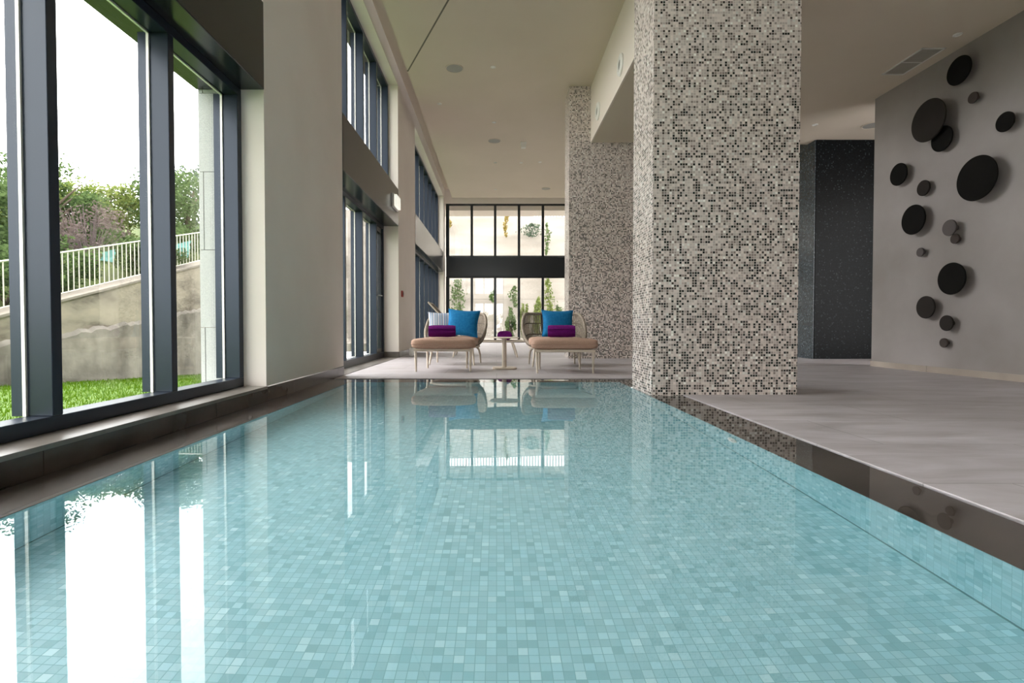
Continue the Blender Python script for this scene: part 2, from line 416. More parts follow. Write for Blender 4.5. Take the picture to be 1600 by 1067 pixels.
# dark niche behind the stucco wall
wn_ = MB(); wn_.box(5.28, 9, 8.62, 12.0, 0, CEIL+.1)
tag(wn_.build('wall_niche', M['dark_mosaic']), kind='structure')
wn3 = MB(); wn3.box(5.262, 5.279, 8.63, 12.0, 0, CEIL)  # thin facing on the niche side, its lit tone painted in
tag(wn3.build('wall_niche_return', M['lit_mosaic']), kind='structure')
wn2 = MB(); wn2.box(8.6, 9, 6, 8.62, 0, LOWC)
tag(wn2.build('wall_niche_side', M['stucco']), kind='structure')
wb = MB(); wb.box(5.28, 5.5, 12.0, YF+.1, 0, CEIL+.3)
tag(wb.build('wall_rear', M['plaster']), kind='structure')
wk = MB(); wk.box(-2.2, -1.70, YB-.2, YB, 0, 5.0).box(.55, 9, YB-.2, YB, 0, 5.0).box(-1.70, .55, YB-.2, YB, 4.53, 5.0)
tag(wk.build('wall_back', M['plaster']), kind='structure')

ce = empty('ceiling', kind='structure')
c1 = MB(); c1.box(-1.40, 1.60, YB, 16.28, CEIL, CEIL+.18).box(1.60, 5.5, 8.85, 16.28, CEIL, CEIL+.18).box(1.577, 9, 8.75, 8.85, LOWC, CEIL+.18)
c1.build('high_ceiling', M['ceiling'], ce)
c1 = MB(); c1.box(-2.2, 5.6, YB-.2, YF+.3, 5.0, 5.2); c1.build('pocket_top', M['ceiling'], ce)
c1 = MB(); c1.box(1.60, 9, YB, 8.75, LOWC, LOWC+.1); c1.build('low_ceiling', M['ceiling'], ce)
c1 = MB(); c1.box(1.577, 1.60, YB, 8.75, LOWC, CEIL); c1.build('bulkhead', M['bulkhead'], ce)
# thin seam running across the high ceiling
sm = MB(); d = Vector((.826, -1.83, 0)).normalized(); p = Vector((-.011*d.y, .011*d.x, 0)); a = Vector((-1.40, 8.24, CEIL-.0015)); b = a + d*3.6
sm.add([a-p, a+p, b+p, b-p, a-p+Vector((0,0,.02)), a+p+Vector((0,0,.02)), b+p+Vector((0,0,.02)), b-p+Vector((0,0,.02))],
       [(0,1,2,3),(4,5,6,7),(0,1,5,4),(1,2,6,5),(2,3,7,6),(3,0,4,7)])
tag(sm.build('trim_1', M['seam']), kind='structure')

# dark spandrels between the lower and the upper windows
for i, (a, b) in enumerate(BAYS):
    t = MB(); t.box(-2.19, LX+.006, a+.002, b-.002, SP0, SP1)
    tag(t.build('trim_%d' % (i+2), M['charcoal'], bevel=.006), kind='structure')
t = MB(); t.box(-1.64, 3.2, YF-.14, YF+.2, 2.166, 2.796)
tag(t.build('trim_6', M['charcoal'], bevel=.006), kind='structure')
t = MB(); t.box(-1.70, 5.3, YF-.02, YF+.3, 4.53, 5.0).box(3.15, 5.3, YF-.02, YF+.3, 0, 4.53)
tag(t.build('wall_far', M['plaster']), kind='structure')

# ------------------------------------------------------------------ windows
WIN = [0]
def side_window(ya, yb, z0, z1, xin, step, first=None, bottom=.065, dep=.115, skip=None):
    WIN[0] += 1
    w = empty('window_%d' % WIN[0], (xin, ya, z0), kind='structure')
    M_ = Matrix.Translation((-xin, -ya, -z0))
    fr = MB()
    fr.box(xin-dep, xin, ya, yb, z0, z0+bottom).box(xin-dep, xin, ya, yb, z1-.055, z1)
    fr.box(xin-dep, xin, ya, ya+.05, z0+bottom, z1-.055).box(xin-dep, xin, yb-.06, yb, z0+bottom, z1-.055)
    fr.xform(M_).build('window_frame', M['frame'], w, bevel=.003)
    ys = []
    y = ya + (first if first else step)
    while y < yb - .25:
        ys.append(y); y += step
    for y in ys:
        MB().box(xin-dep, xin, y, y+.052, z0+bottom, z1-.055).xform(M_).build('mullion', M['frame'], w, bevel=.003)
    edges = [ya+.05] + [q for y in ys for q in (y, y+.052)] + [yb-.06]
    for k in range(0, len(edges), 2):
        a, b = edges[k], edges[k+1]
        if skip and skip(a, b): continue
        MB().box(xin-dep+.012, xin-dep+.020, a, b, z0+bottom, z1-.055).xform(M_).build('pane', M['glass'], w)
        sp = MB()
        for q in (a, b-.010): sp.box(xin-dep-.004, xin-dep+.010, q, q+.010, z0+bottom, z1-.055)
        sp.box(xin-dep-.004, xin-dep+.010, a, b, z1-.065, z1-.055)
        sp.xform(M_).build('glazing_bead', M['spacer'], w)
        cp = MB()
        for q in (a-.026, b): cp.box(xin-dep-.055, xin-dep-.004, q-.004, q+.030, z0+bottom, z1-.055)
        cp.xform(M_).build('outer_cap', M['frame'], w)
    return w, ys
side_window(.57, 3.82, .105, SP0, LX-.165, .8025, first=.80)
door_y = (8.43, 8.95)
side_window(5.75, 9.0, .0, SP0, LX-.25, .87, first=.94, bottom=.10, skip=lambda a, b: a > 8.3)
side_window(10.86, 16.6, .0, SP0, LX-.165, .82, first=.82, bottom=.08)
side_window(-4.55, -1.30, .105, SP0, LX-.165, .8025)
side_window(.57, 3.82, SP1, HEAD, LX-.165, .8025)
side_window(5.75, 9.0, SP1, HEAD, LX-.165, .8025, first=.76)
side_window(10.86, 16.6, SP1, HEAD, LX-.165, .82, first=.82)
side_window(-4.55, -1.30, SP1, HEAD, LX-.165, .8025)
def end_window(xs, z0, z1, y0, name=None, top=.05, bot=.05, x0=-1.66, x1=3.15):
    WIN[0] += 1
    w = empty('window_%d' % WIN[0], (x0, y0, z0), kind='structure'); M_ = Matrix.Translation((-x0, -y0, -z0))
    fr = MB(); fr.box(x0, x1, y0, y0+.1, z0, z0+bot).box(x0, x1, y0, y0+.1, z1-top, z1)
    fr.box(x0, x0+.11, y0, y0+.1, z0+bot, z1-top).box(x1-.08, x1, y0, y0+.1, z0+bot, z1-top)
    fr.xform(M_).build('window_frame', M['charcoal'], w)
    for x in xs: MB().box(x-.04, x+.04, y0, y0+.1, z0+bot, z1-top).xform(M_).build('mullion', M['charcoal'], w)
    e = [x0+.11] + [q for x in xs for q in (x-.04, x+.04)] + [x1-.08]
    for k in range(0, len(e), 2):
        MB().box(e[k], e[k+1], y0+.045, y0+.055, z0+bot, z1-top).xform(M_).build('pane', M['glass'], w)
    return w
FX = [-.812, -.048, .731, 1.513, 2.29]
end_window(FX, 0, 2.166, YF)
end_window(FX, 2.796, 4.53, YF)
# glazing in the wall behind the camera
end_window([-.95,-.2], 0, 2.27, YB-.15, x0=-1.70, x1=.55)
end_window([-.95,-.2], 2.90, 4.53, YB-.15, x0=-1.70, x1=.55)
t = MB(); t.box(-1.70, .55, YB-.2, YB+.01, 2.27, 2.90)
tag(t.build('trim_10', M['charcoal']), kind='structure')
# glazed door in the second bay
dr = empty('door_1', (LX-.25, 8.43, 0), kind='structure'); M_ = Matrix.Translation((-(LX-.25), -8.43, 0))
xi = LX-.25
f = MB(); f.box(xi-.09, xi-.02, 8.482, 8.54, .03, SP0-.06).box(xi-.09, xi-.02, 8.88, 8.94, .03, SP0-.06).box(xi-.09, xi-.02, 8.54, 8.88, .03, .17).box(xi-.09, xi-.02, 8.54, 8.88, SP0-.15, SP0-.06)
f.xform(M_).build('door_leaf', M['charcoal'], dr, bevel=.003)
MB().box(xi-.06, xi-.052, 8.54, 8.88, .17, SP0-.15).xform(M_).build('door_pane', M['glass'], dr)
h = MB(); h.tube([(xi-.02,8.51,1.05),(xi+.035,8.51,1.05),(xi+.045,8.52,1.05),(xi+.045,8.63,1.05)], .009)
h.box(xi-.022, xi-.012, 8.49, 8.53, .98, 1.12); h.xform(M_).build('door_handle', M['steel'], dr, smooth=True)
th = MB(); th.box(xi-.12, LX, 5.75, 9.0, -.02, .006); tag(th.build('trim_7', M['sill_stone']), kind='structure')

# granite piers outside the window wall
pn = ['first pale granite pier seen through the big left panes', 'granite pier outside between the doors and the far windows', 'granite pier outside at the far corner of the window wall', 'granite pier outside the window wall behind the camera']
for k, (a, b) in enumerate([(3.82,5.75), (9.0,10.86), (16.6,17.3), (-1.30,.57)]):
    g = MB(); z = -.6
    while z < 4.9:
        hh = min(.566, 4.95-z)
        odd = int(round(z/.57)) % 2
        # corner blocks, alternately returning one and the other way, with open joints
        if odd: g.box(OUTX, -1.996, a, b, z, z+hh)
        else: g.box(OUTX, OUTX+.03, a, b, z, z+hh).box(OUTX+.036, -1.996, a, b, z, z+hh)
        z += .57
    o = g.build('stone_pier', M['granite'])
    tag(o, pn[k], 'pier')
oc = MB()
for a, b in BAYS: oc.box(OUTX, -1.99, a, b, HEAD, 5.0)
oc.box(OUTX-.15, -1.99, YB, YF, 4.98, 5.3)
tag(oc.build('trim_8', M['charcoal']), kind='structure')
cn = MB(); cn.box(-2.3, 5.8, YF+.3, YF+1.2, 4.38, 4.7)
tag(cn.build('trim_9', M['plaster']), kind='structure')

# ------------------------------------------------------------------ pool
pool = empty('swimming_pool', (0, 0, 0), label='long indoor pool lined with aqua glass mosaic and a dark stone rim', cat='pool')
D = -.38
b = MB(); b.quad((PX0,PY0,D),(PX1,PY0,D),(PX1,PY1,D),(PX0,PY1,D))
b.quad((PX0,PY0,D),(PX0,PY1,D),(PX0,PY1,-.04),(PX0,PY0,-.04)); b.quad((PX1,PY1,D),(PX1,PY0,D),(PX1,PY0,-.04),(PX1,PY1,-.04))
b.quad((PX0,PY1,D),(PX1,PY1,D),(PX1,PY1,-.04),(PX0,PY1,-.04)); b.quad((PX1,PY0,D),(PX0,PY0,D),(PX0,PY0,-.04),(PX1,PY0,-.04))
b.build('mosaic_basin', M['pool_mosaic'], pool, recalc=False)
b = MB()
zt = -.034; zb = -.0405
b.box(EX0, PX0, EY0, EY1, zb, zt).box(PX1, EX1, EY0, 4.123, zb, zt).box(PX1, EX1, 4.717, EY1, zb, zt).box(PX0, PX1, PY1, EY1, zb, zt).box(PX0, PX1, EY0, PY0, zb, zt)
b.build('stone_rim', M['rim_stone'], pool)
cj = MB()
for x in (PX0, PX1-.004): cj.box(x, x+.004, PY0, PY1, D, D+.004)
cj.box(PX0, PX1, PY1-.004, PY1, D, D+.004)
M['joint'] = simple('grey_green_sealant', (.13,.27,.28), .7)
cj.build('corner_joint', M['joint'], pool)
jt = MB(); jt.lathe([(.045,-.004),(.045,-.010),(.036,-.014),(.030,-.010),(.012,-.010),(.012,-.004)], 24, (PX1, 2.66, -.16), 'X')
jt.build('inlet_nozzle', M['white'], pool, smooth=True)
wt = MB(); nx, ny = 2, 2
wt.quad((EX0,EY0,-.005),(EX1,EY0,-.005),(EX1,EY1,-.005),(EX0,EY1,-.005))
o = wt.build('pool_water', M['water'], recalc=False)
tag(o, 'clear still water filling the aqua pool and mirroring the windows', 'water')

# ------------------------------------------------------------------ mosaic columns
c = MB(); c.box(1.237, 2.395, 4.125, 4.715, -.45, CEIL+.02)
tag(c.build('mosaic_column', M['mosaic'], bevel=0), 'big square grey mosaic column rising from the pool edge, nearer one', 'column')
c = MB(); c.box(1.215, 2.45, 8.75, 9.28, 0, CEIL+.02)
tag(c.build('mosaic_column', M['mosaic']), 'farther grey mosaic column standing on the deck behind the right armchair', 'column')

# ------------------------------------------------------------------ wall discs
M['disc_black'] = simple('black_disc', (.006,.0055,.005), .85, 0, .15)
M['disc_brown'] = simple('dark_brown_disc', (.024,.020,.018), .85, 0, .2)
M['disc_grey'] = simple('grey_brown_disc', (.095,.082,.082), .7, 0, .3)
M['disc_mid'] = simple('brown_disc', (.05,.038,.034), .7, 0, .3)
DISCS = [
 (1489.6,114.4,42.6,.09,'disc_black','black disc highest on the stucco wall, just below the ceiling vent'),
 (1512.5,156,17,.06,'disc_mid','small brown disc just under the topmost black disc'),
 (1562.5,193,30,.08,'disc_black','medium black disc standing apart farthest right on the stucco wall'),
 (1443.5,191,64,.14,'disc_brown','large dark brown disc overlapping a smaller black one high on the wall'),
 (1465,219,38.7,.08,'disc_black','medium black disc tucked behind the large brown disc'),
 (1399,274,34,.09,'disc_black','medium black disc closest to the dark mosaic niche'),
 (1438,295,24,.07,'disc_brown','small dark disc level with the largest black disc, to its left'),
 (1520,280,69,.12,'disc_black','largest black disc on the stucco wall'),
 (1423,344,46,.10,'disc_black','black disc at mid height, left of the two touching small discs'),
 (1479.5,356.5,25,.09,'disc_grey','grey disc touching a smaller brown disc below it'),
 (1488.5,373.5,15.5,.06,'disc_mid','tiny brown disc touching the grey disc from below'),
 (1435,394.5,14,.06,'disc_grey','tiny grey disc alone below the mid height black disc'),
 (1484,435.5,50,.10,'disc_black','large black disc in the lower half of the cluster'),
 (1444.5,480,35,.09,'disc_brown','medium dark disc below left of the lower large black disc'),
 (1477.5,504.7,24.5,.08,'disc_brown','small dark disc second from the bottom of the cluster'),
 (1474,535.6,14.6,.06,'disc_mid','tiny brown disc lowest on the stucco wall'),
]
for px, py, hh, off, mt, lab in DISCS:
    xf = XR - off; k = xf/(px-776); dia = hh*k; yy = 810*k; zz = .55 + (509-py)*k; r = dia/2
    e = empty('wall_disc', (XR, yy, zz), label=lab, cat='wall decoration', group='round discs on the stucco wall')
    q = MB(); q.lathe([(r*.90,-off+.024),(r*.985,-off+.018),(r,-off+.010),(r*.99,-off+.003),(r*.96,-off),(r*.3,-off+.002)], 56, (0,0,0), 'X')
    q.build('disc_face', M[mt], e, smooth=30)
    q = MB(); q.lathe([(max(.02,r*.32),0),(max(.02,r*.32),-off+.026)], 28, (0,0,0), 'X'); q.build('stem', M[mt], e, smooth=True)

# ------------------------------------------------------------------ ceiling fittings
def speaker(x, y, r, lab, zc=CEIL):
    e = empty('ceiling_speaker', (x, y, zc), label=lab, cat='speaker', group='round speakers set in the ceiling')
    MB().lathe([(r,0),(r,-.006),(r*.95,-.009),(r*.90,-.006),(r*.90,0)], 40).build('rim', M['ceiling'], e, smooth=True)
    MB().lathe([(r*.90,-.001),(r*.90,-.004),(r*.5,-.006),(.001,-.0065)], 40).build('grille', M['grille'], e, smooth=True)
speaker(-.655, 8.14, .14, 'round ceiling speaker nearest the pool on the high ceiling')
speaker(-.05, 11.3, .145, 'round ceiling speaker beside the small square detector')
speaker(1.44, 15.2, .14, 'round ceiling speaker farthest off, near the glazed end wall')
speaker(5.76, 8.0, .15, 'round ceiling speaker over the dark niche, cut off by the stucco wall', LOWC)
def downlight(x, y, lab, zc=CEIL, r=.042):
    e = empty('downlight', (x, y, zc), label=lab, cat='ceiling light', group='small recessed downlights')
    MB().lathe([(r,0),(r,-.005),(r*.8,-.010),(r*.62,-.004),(r*.62,0)], 28).build('trim_ring', M['white'], e, smooth=True)
    MB().lathe([(r*.6,-.001),(r*.5,-.004),(.001,-.006)], 24).build('lamp_lens', M['lens'], e, smooth=True)
for x, y, lab in [(-.055,8.1,'small downlight right of the nearest ceiling speaker'), (-1.03,9.42,'small downlight nearest the window wall pelmet'),
                  (-.05,10.28,'small downlight just in front of the middle ceiling speaker'), (-.03,12.8,'small downlight behind the middle ceiling speaker, left of a pair'),
                  (.60,12.8,'small downlight right behind the square detector'), (1.06,12.75,'small downlight farthest right, close to the far column'),
                  (-.03,15.28,'small downlight farthest off, level with the last speaker')]:
    downlight(x, y, lab)
downlight(4.86, 5.53, 'small downlight on the low ceiling past the rectangular vent', LOWC)
downlight(4.86, 7.98, 'small downlight on the low ceiling in front of the dark niche', LOWC)
e = empty('smoke_detector', (.585, 11.4, CEIL), label='small square white detector hanging from the high ceiling', cat='detector')
MB().box(-.06,.06,-.06,.06,-.03,0).build('base_plate', M['white'], e, bevel=.004)
MB().box(-.05,.05,-.05,.05,-.12,-.03).build('sensor_body', M['white'], e, bevel=.008)
# two round air nozzles on the bulkhead face
for y, z, lab in [(6.65,3.86,'nearer round white air nozzle on the bulkhead'), (8.12,3.88,'farther round white air nozzle on the bulkhead')]:
    e = empty('air_nozzle', (1.577, y, z), label=lab, cat='air vent', group='round air nozzles on the bulkhead')
    MB().lathe([(.135,0),(.135,-.012),(.125,-.022),(.085,-.030),(.060,-.012),(.060,0)], 40, axis='X').build('flange', M['white'], e, smooth=True)
    MB().lathe([(.058,-.002),(.058,-.020),(.045,-.024),(.03,-.008),(.001,-.006)], 32, axis='X').build('jet_core', M['grille'], e, smooth=True)
# ceiling vent
e = empty('ceiling_vent', (4.70, 5.79, LOWC), label='rectangular two-panel air vent in the low ceiling', cat='air vent')
q = MB(); w_, l_ = .265, .61
q.box(0,w_,0,.018,-.008,0).box(0,w_,l_-.018,l_,-.008,0).box(0,.018,0,l_,-.008,0).box(w_-.018,w_,0,l_,-.008,0).box(0,w_,.30,.315,-.008,0)
q.build('vent_frame', M['white'], e)
for a, b in ((.018,.30),(.315,l_-.018)):
    s_ = MB(); s_.box(.018,w_-.018,a,b,-.001,0)
    y = a+.008
    while y < b-.006: s_.box(.018,w_-.018,y,y+.007,-.006,-.001); y += .019
    s_.build('louvre_panel', M['vent_grille'], e)

# emergency luminaire on the spandrel, red call point on the pillar
M['glow'] = simple('lit_emergency_lens', (.9,.92,.85), .3)
nb = M['glow'].node_tree.nodes['Principled BSDF']; nb.inputs['Emission Color'].default_value = (1,.99,.88,1); nb.inputs['Emission Strength'].default_value = .45
e = empty('emergency_light', (LX+.006, 8.62, 2.60), label='small lit emergency light box on the dark band beside the far pillar', cat='emergency light')
MB().box(0,.035,-.20,.20,-.12,.10).build('housing', M['white'], e, bevel=.006)
MB().box(.035,.075,-.17,.17,-.10,.085).build('light_cover', M['glow'], e, bevel=.004)
e = empty('call_point', (LX, 9.28, 1.12), label='red fire alarm call point on the pillar by the glazed door', cat='alarm')
MB().box(0,.03,-.05,.05,-.055,.055).build('backbox', M['red'], e, bevel=.006)
MB().box(.03,.034,-.03,.03,-.03,.03).build('press_plate', M['dark_hole'], e)

# ------------------------------------------------------------------ furniture
def ottoman(x, y, rz, lab):
    e = empty('footstool', (x, y, 0), rz, label=lab, cat='footstool', group='footstools at the pool end')
    top = .270
    cor = [(-.345,-.27),(.345,-.27),(.27,.27),(-.27,.27)]
    f = MB(); f.tube([(a*.985,b*.985,top-.012) for a,b in cor], .017, 8, closed=True)
    f.build('frame', M['beige_metal'], e, smooth=True)
    f = MB()
    for k in range(7):
        t = (k+.5)/7; yy = -.25+.5*t; xx = .33-.07*t; f.tube([(-xx,yy,top-.014),(xx,yy,top-.014)], .006, 6)
    f.build('slats', M['beige_metal'], e, smooth=True)
    for a, b in cor:
        s = 1 if a > 0 else -1
        MB().tube([(a*.96,b*.96,top-.02),(a*.96-s*.004,b*.97,.14),(a*.94,b*.98,0)], [.017,.015,.011], 10).build('leg', M['beige_metal'], e, smooth=True)
    cu = MB(); cu.sup(.735, .60, .135, (0,0,.337), .42, .30, 56, 18, taper=.22); cu.build('cushion', M['taupe_cloth'], e, smooth='all')
    p = MB(); pts = []
    for k in range(56):
        th = 2*PI*k/56; sg = lambda q, e_: math.copysign(abs(q)**e_, q)
        yy = .302*sg(math.sin(th),.3); xx = .370*sg(math.cos(th),.3)*(1-.22*yy/.6); pts.append((xx,yy,.337))
    p.tube(pts, .0045, 6, closed=True); p.build('piping', M['taupe_cloth'], e, smooth=True)
    return e
def lounge(x, y, rz, lab):
    e = empty('rope_armchair', (x, y, 0), rz, label=lab, cat='armchair', group='rope armchairs at the pool end')
    sg = lambda q, e_: math.copysign(abs(q)**e_, q)
    def ring(ph, lvl):
        # lvl 0 seat ring .. 1 rim ; ph 0 = back
        rx = .33 + .115*math.sin(min(1,lvl*1.25)*PI/2); ry = .30 + .12*lvl
        fl_ = max(0, (abs(ph)-R(50))/R(80))
        zr = .725 - .45*(fl_*fl_*(3-2*fl_))
        z = .262 + (zr-.262)*lvl
        xx = rx*sg(math.sin(ph),.8); yy = ry*sg(math.cos(ph),.85)+.02
        if fl_ > 0: xx *= 1 - .26*fl_**4*lvl
        return Vector((xx, yy, z))
    N = 61; mxp = R(128)
    phs = [-mxp + 2*mxp*k/(N-1) for k in range(N)]
    rim = [ring(p, 1) for p in phs]; seat = [ring(p, 0) for p in phs]
    MB().tube([seat[0]+Vector((.05,-.005,0)), seat[0]] + rim + [seat[-1], seat[-1]+Vector((-.05,-.005,0))], .021, 10).build('rim', M['rope'], e, smooth=True)
    MB().tube([Vector((.34*sg(math.sin(2*PI*k/48),.7), .32*sg(math.cos(2*PI*k/48),.7), .255)) for k in range(48)], .016, 8, closed=True).build('seat_ring', M['beige_metal'], e, smooth=True)
    for lv in (.36, .70):
        MB().tube([ring(p, lv) for p in phs], .009, 6).build('rib', M['rib'], e, smooth=True)
    rp = MB()
    for k, p in enumerate(phs):
        for dl in (-.35, .35):
            q = p + dl*(2*mxp/(N-1))
            if abs(q) > mxp: continue
            rp.tube([ring(q, .02+.98*j/7) for j in range(8)], .0058, 5)
    rp.build('rope_weave', M['rope'], e, smooth=True)
    sb = MB()
    for k in range(9): yy = -.24 + .055*k; sb.tube([(-.30,yy,.262),(.30,yy,.262)], .007, 6)
    sb.build('seat_straps', M['rope'], e, smooth=True)
    for a, b, sp in ((-1,-1,.03),(1,-1,.03),(1,1,.07),(-1,1,.07)):
        if b < 0: pts = [(a*.285,-.22,.255),(a*.30,-.245,.13),(a*.318,-.27,0)]
        else: pts = [(a*.27,.20,.255),(a*.31,.25,.20),(a*.325,.275,.12),(a*.33,.30,0)]
        MB().tube(pts, [.017]+[.015]*(len(pts)-2)+[.011], 10).build('leg', M['beige_metal'], e, smooth=True)
    cu = MB(); cu.sup(.72, .60, .135, (0,-.03,.335), .42, .32, 56, 18, taper=.08); cu.build('seat_cushion', M['taupe_cloth'], e, smooth='all')
    return e
ottoman(-.640, 6.46, 0, 'taupe cushioned footstool carrying a purple towel, in front of the left armchair')
ottoman(.797, 6.28, 0, 'taupe cushioned footstool with white legs in front of the right armchair')
lounge(-.600, 7.50, R(-6), 'rope-backed armchair by the window wall, holding blue and striped pillows')
lounge(.800, 7.20, 0, 'rope-backed armchair by the far mosaic column, holding one blue pillow')

def pillow(w, h, t, name, m, loc, lean, rz, lab, group=None, roll=0):
    q = MB(); n = 20
    for side in (1, -1):
        vs = []; fs = []
        for j in range(n+1):
            for i in range(n+1):
                u = -1+2*i/n; v = -1+2*j/n
                x = w/2*u*(1-.11*(1-v*v)*abs(u)**2); z = h/2*v*(1-.11*(1-u*u)*abs(v)**2)
                y = side*t/2*((1-abs(u)**2.6)*(1-abs(v)**2.6))**.55
                vs.append((x,y,z))
        for j in range(n):
            for i in range(n):
                a = j*(n+1)+i; fs.append((a,a+1,a+n+2,a+n+1) if side < 0 else (a,a+n+1,a+n+2,a+1))
        q.add(vs, fs)
    o = q.build(name, m, smooth='all', recalc=False)
    pp = MB(); pts = []
    for k in range(4*n):
        s_ = k // n; f_ = -1 + 2*(k % n)/n
        u, v = [(f_,-1),(1,f_),(-f_,1),(-1,-f_)][s_]
        pts.append((w/2*u*(1-.11*(1-v*v)*abs(u)**2), 0, h/2*v*(1-.11*(1-u*u)*abs(v)**2)))
    pp.tube(pts, .004, 5, closed=True); pp.build('piping', m, o, smooth=True)
    o.location = loc; o.rotation_euler = (-lean, roll, rz)
    return tag(o, lab, 'pillow', group)
pillow(.46,.40,.15,'throw_pillow',M['blue_cloth'],(-.475,7.31,.590),R(18),R(-6),'square blue pillow on the left armchair','pillows on the armchairs', R(4))
pillow(.42,.36,.13,'throw_pillow',M['striped'],(-.775,7.44,.575),R(16),R(8),'blue and white striped pillow behind the left purple towel','pillows on the armchairs')
pillow(.44,.39,.15,'throw_pillow',M['blue_cloth'],(.835,7.10,.580),R(16),R(3),'square blue pillow on the right armchair','pillows on the armchairs', R(1))

def towel(loc, length, rad, rz, lab, seed=0):
    rnd = random.Random(seed); th = .016; turns = (rad-.012)/th; nseg = int(turns*22)
    prof_o, prof_i = [], []
    for k in range(nseg+1):
        a = 2*PI*turns*k/nseg; r = .012 + th*a/(2*PI)
        prof_o.append((math.cos(a)*r, math.sin(a)*r*.96)); ri = max(.001, r-.0125); prof_i.append((math.cos(a)*ri, math.sin(a)*ri*.96))
    q = MB(); nl = 10; ring_n = 2*(nseg+1); vs = []
    for j in range(nl+1):
        x = -length/2 + length*j/nl; e_ = 1 - .10*abs(2*j/nl-1)**6
        wob = .0012
        for (yy, zz) in prof_o + prof_i[::-1]: vs.append((x + rnd.uniform(-wob,wob), yy*e_ + rnd.uniform(-wob,wob), zz*e_ + rnd.uniform(-wob,wob)))
    fs = []
    for j in range(nl):
        for k in range(ring_n):
            l = (k+1) % ring_n; fs.append((j*ring_n+k, j*ring_n+l, (j+1)*ring_n+l, (j+1)*ring_n+k))
    for base in (0, nl*ring_n):
        for k in range(nseg): fs.append((base+k, base+k+1, base+ring_n-2-k, base+ring_n-1-k))
    q.add(vs, fs)
    o = q.build('rolled_towel', M['purple_towel'], smooth=50)
    o.location = loc; o.rotation_euler = (0,0,rz)
    return tag(o, lab, 'towel', 'rolled purple towels')
towel((-.665,6.33,.404+.078), .325, .083, R(2), 'rolled purple towel on the left footstool', 1)
towel((.770,6.16,.404+.078), .32, .083, R(-4), 'rolled purple towel on the right footstool', 2)

e = empty('side_table', (.098, 6.62, 0), label='small beige pedestal side table between the two armchairs', cat='table')
sq = lambda r, n=40, ex=.62: [(r*math.copysign(abs(math.cos(2*PI*k/n))**ex, math.cos(2*PI*k/n)), r*math.copysign(abs(math.sin(2*PI*k/n))**ex, math.sin(2*PI*k/n))) for k in range(n)]
MB().prism(sq(.155), 0, .022).build('base', M['beige_metal'], e, bevel=.006)
MB().lathe([(.029,.02),(.029,.392)], 24).build('pedestal', M['beige_metal'], e, smooth=True)
MB().prism(sq(.185), .392, .404).build('table_top', M['beige_metal'], e, bevel=.004)

# rope chaise lying across the deck behind the table
e = empty('chaise_longue', (-.36, 9.35, 0), label='beige rope chaise longue lying crosswise behind the side table', cat='chaise longue')
f = MB()
for yy in (-.32, .32): f.tube([(-.36,yy,.27),(.2,yy,.275),(.84,yy,.28),(.92,yy,.262),(.98,yy,.235)], .015, 8)
f.tube([(.84,-.32,.28),(.84,.32,.28)], .013, 8).tube([(-.36,-.32,.27),(-.36,.32,.27)], .013, 8)
f.build('frame', M['beige_metal'], e, smooth=True)
s_ = MB()
for k in range(42): x = -.33+1.17*k/41; s_.tube([(x,-.31,.285),(x,.31,.285)], .008, 6)
s_.build('rope_seat', M['rope'], e, smooth=True)
bk = MB(); P0, P1, P2 = Vector((-.34,0,.28)), Vector((-.68,0,.80)), Vector((-.83,0,.955))
def bp_(t): return P0.lerp(P1, t/.78) if t < .78 else P1.lerp(P2, (t-.78)/.22)
for yy in (-.30,.30): bk.tube([bp_(t/12)+Vector((0,yy,0)) for t in range(13)], .014, 8)
bk.tube([P2+Vector((0,-.30,0)), P2+Vector((0,.30,0))], .016, 8)
bk.build('back_frame', M['beige_metal'], e, smooth=True)
s_ = MB()
for k in range(34): p = bp_(.02+.96*k/33); s_.tube([p+Vector((0,-.30,0)), p+Vector((0,.30,0))], .009, 6)
s_.build('rope_back', M['rope'], e, smooth=True)
for x, s in ((.62,1),(-.30,-1)):
    for yy in (-.31,.31):
        MB().tube([(x,yy,.27),(x+s*.03,yy*1.02,.23),(x+s*.075,yy*1.05,.10),(x+s*.10,yy*1.06,0)], [.020,.020,.018,.015], 10).build('leg', M['beige_metal'], e, smooth=True)
towel((.185,9.14,.296+.088), .30, .092, R(84), 'rolled purple towel on the chaise, nearer one of the pair above the side table', 3)
towel((.125,9.50,.296+.084), .30, .086, R(70), 'rolled purple towel on the chaise, left one behind the other', 4)

e = empty('drum_stool', (-1.51, 9.32, 0), label='small white round drum on the floor at the foot of the far pillar', cat='stool')
MB().lathe([(.05,0),(.062,.012),(.066,.05),(.066,.10),(.060,.135),(.05,.145)], 28).build('drum_body', M['white'], e, smooth=True)
MB().lathe([(.050,.145),(.046,.153),(.02,.156)], 24).build('drum_lid', M['white'], e, smooth=True)

# ------------------------------------------------------------------ outdoors, left side
lw = MB(); n = 12
ly = lambda y: .02 - .06*y
vs = []; fs = []
ylist = [-12 + 38*i/n for i in range(n+1)]
lw.add([(x, y, ly(y)) for y in ylist for x in (-9.2, OUTX)], [(2*i, 2*i+1, 2*i+3, 2*i+2) for i in range(n)])
tag(lw.build('lawn', M['grass']), 'short green lawn sloping away outside the window wall', 'lawn', kind='structure')
gb = MB()
rnd = random.Random(5)
vs = []; fs = []
for k in range(26000):
    x = rnd.uniform(-8.85, -2.3); y = rnd.uniform(2.6, 17) ; z = ly(y); a = rnd.uniform(0, 2*PI); hgt = rnd.uniform(.03,.06); w_ = .008
    i = len(vs); vs += [(x-w_*math.cos(a), y-w_*math.sin(a), z-.005), (x+w_*math.cos(a), y+w_*math.sin(a), z-.005), (x+rnd.uniform(-.03,.03), y+rnd.uniform(-.03,.03), z+hgt)]
    fs.append((i,i+1,i+2))
gb.add(vs, fs)
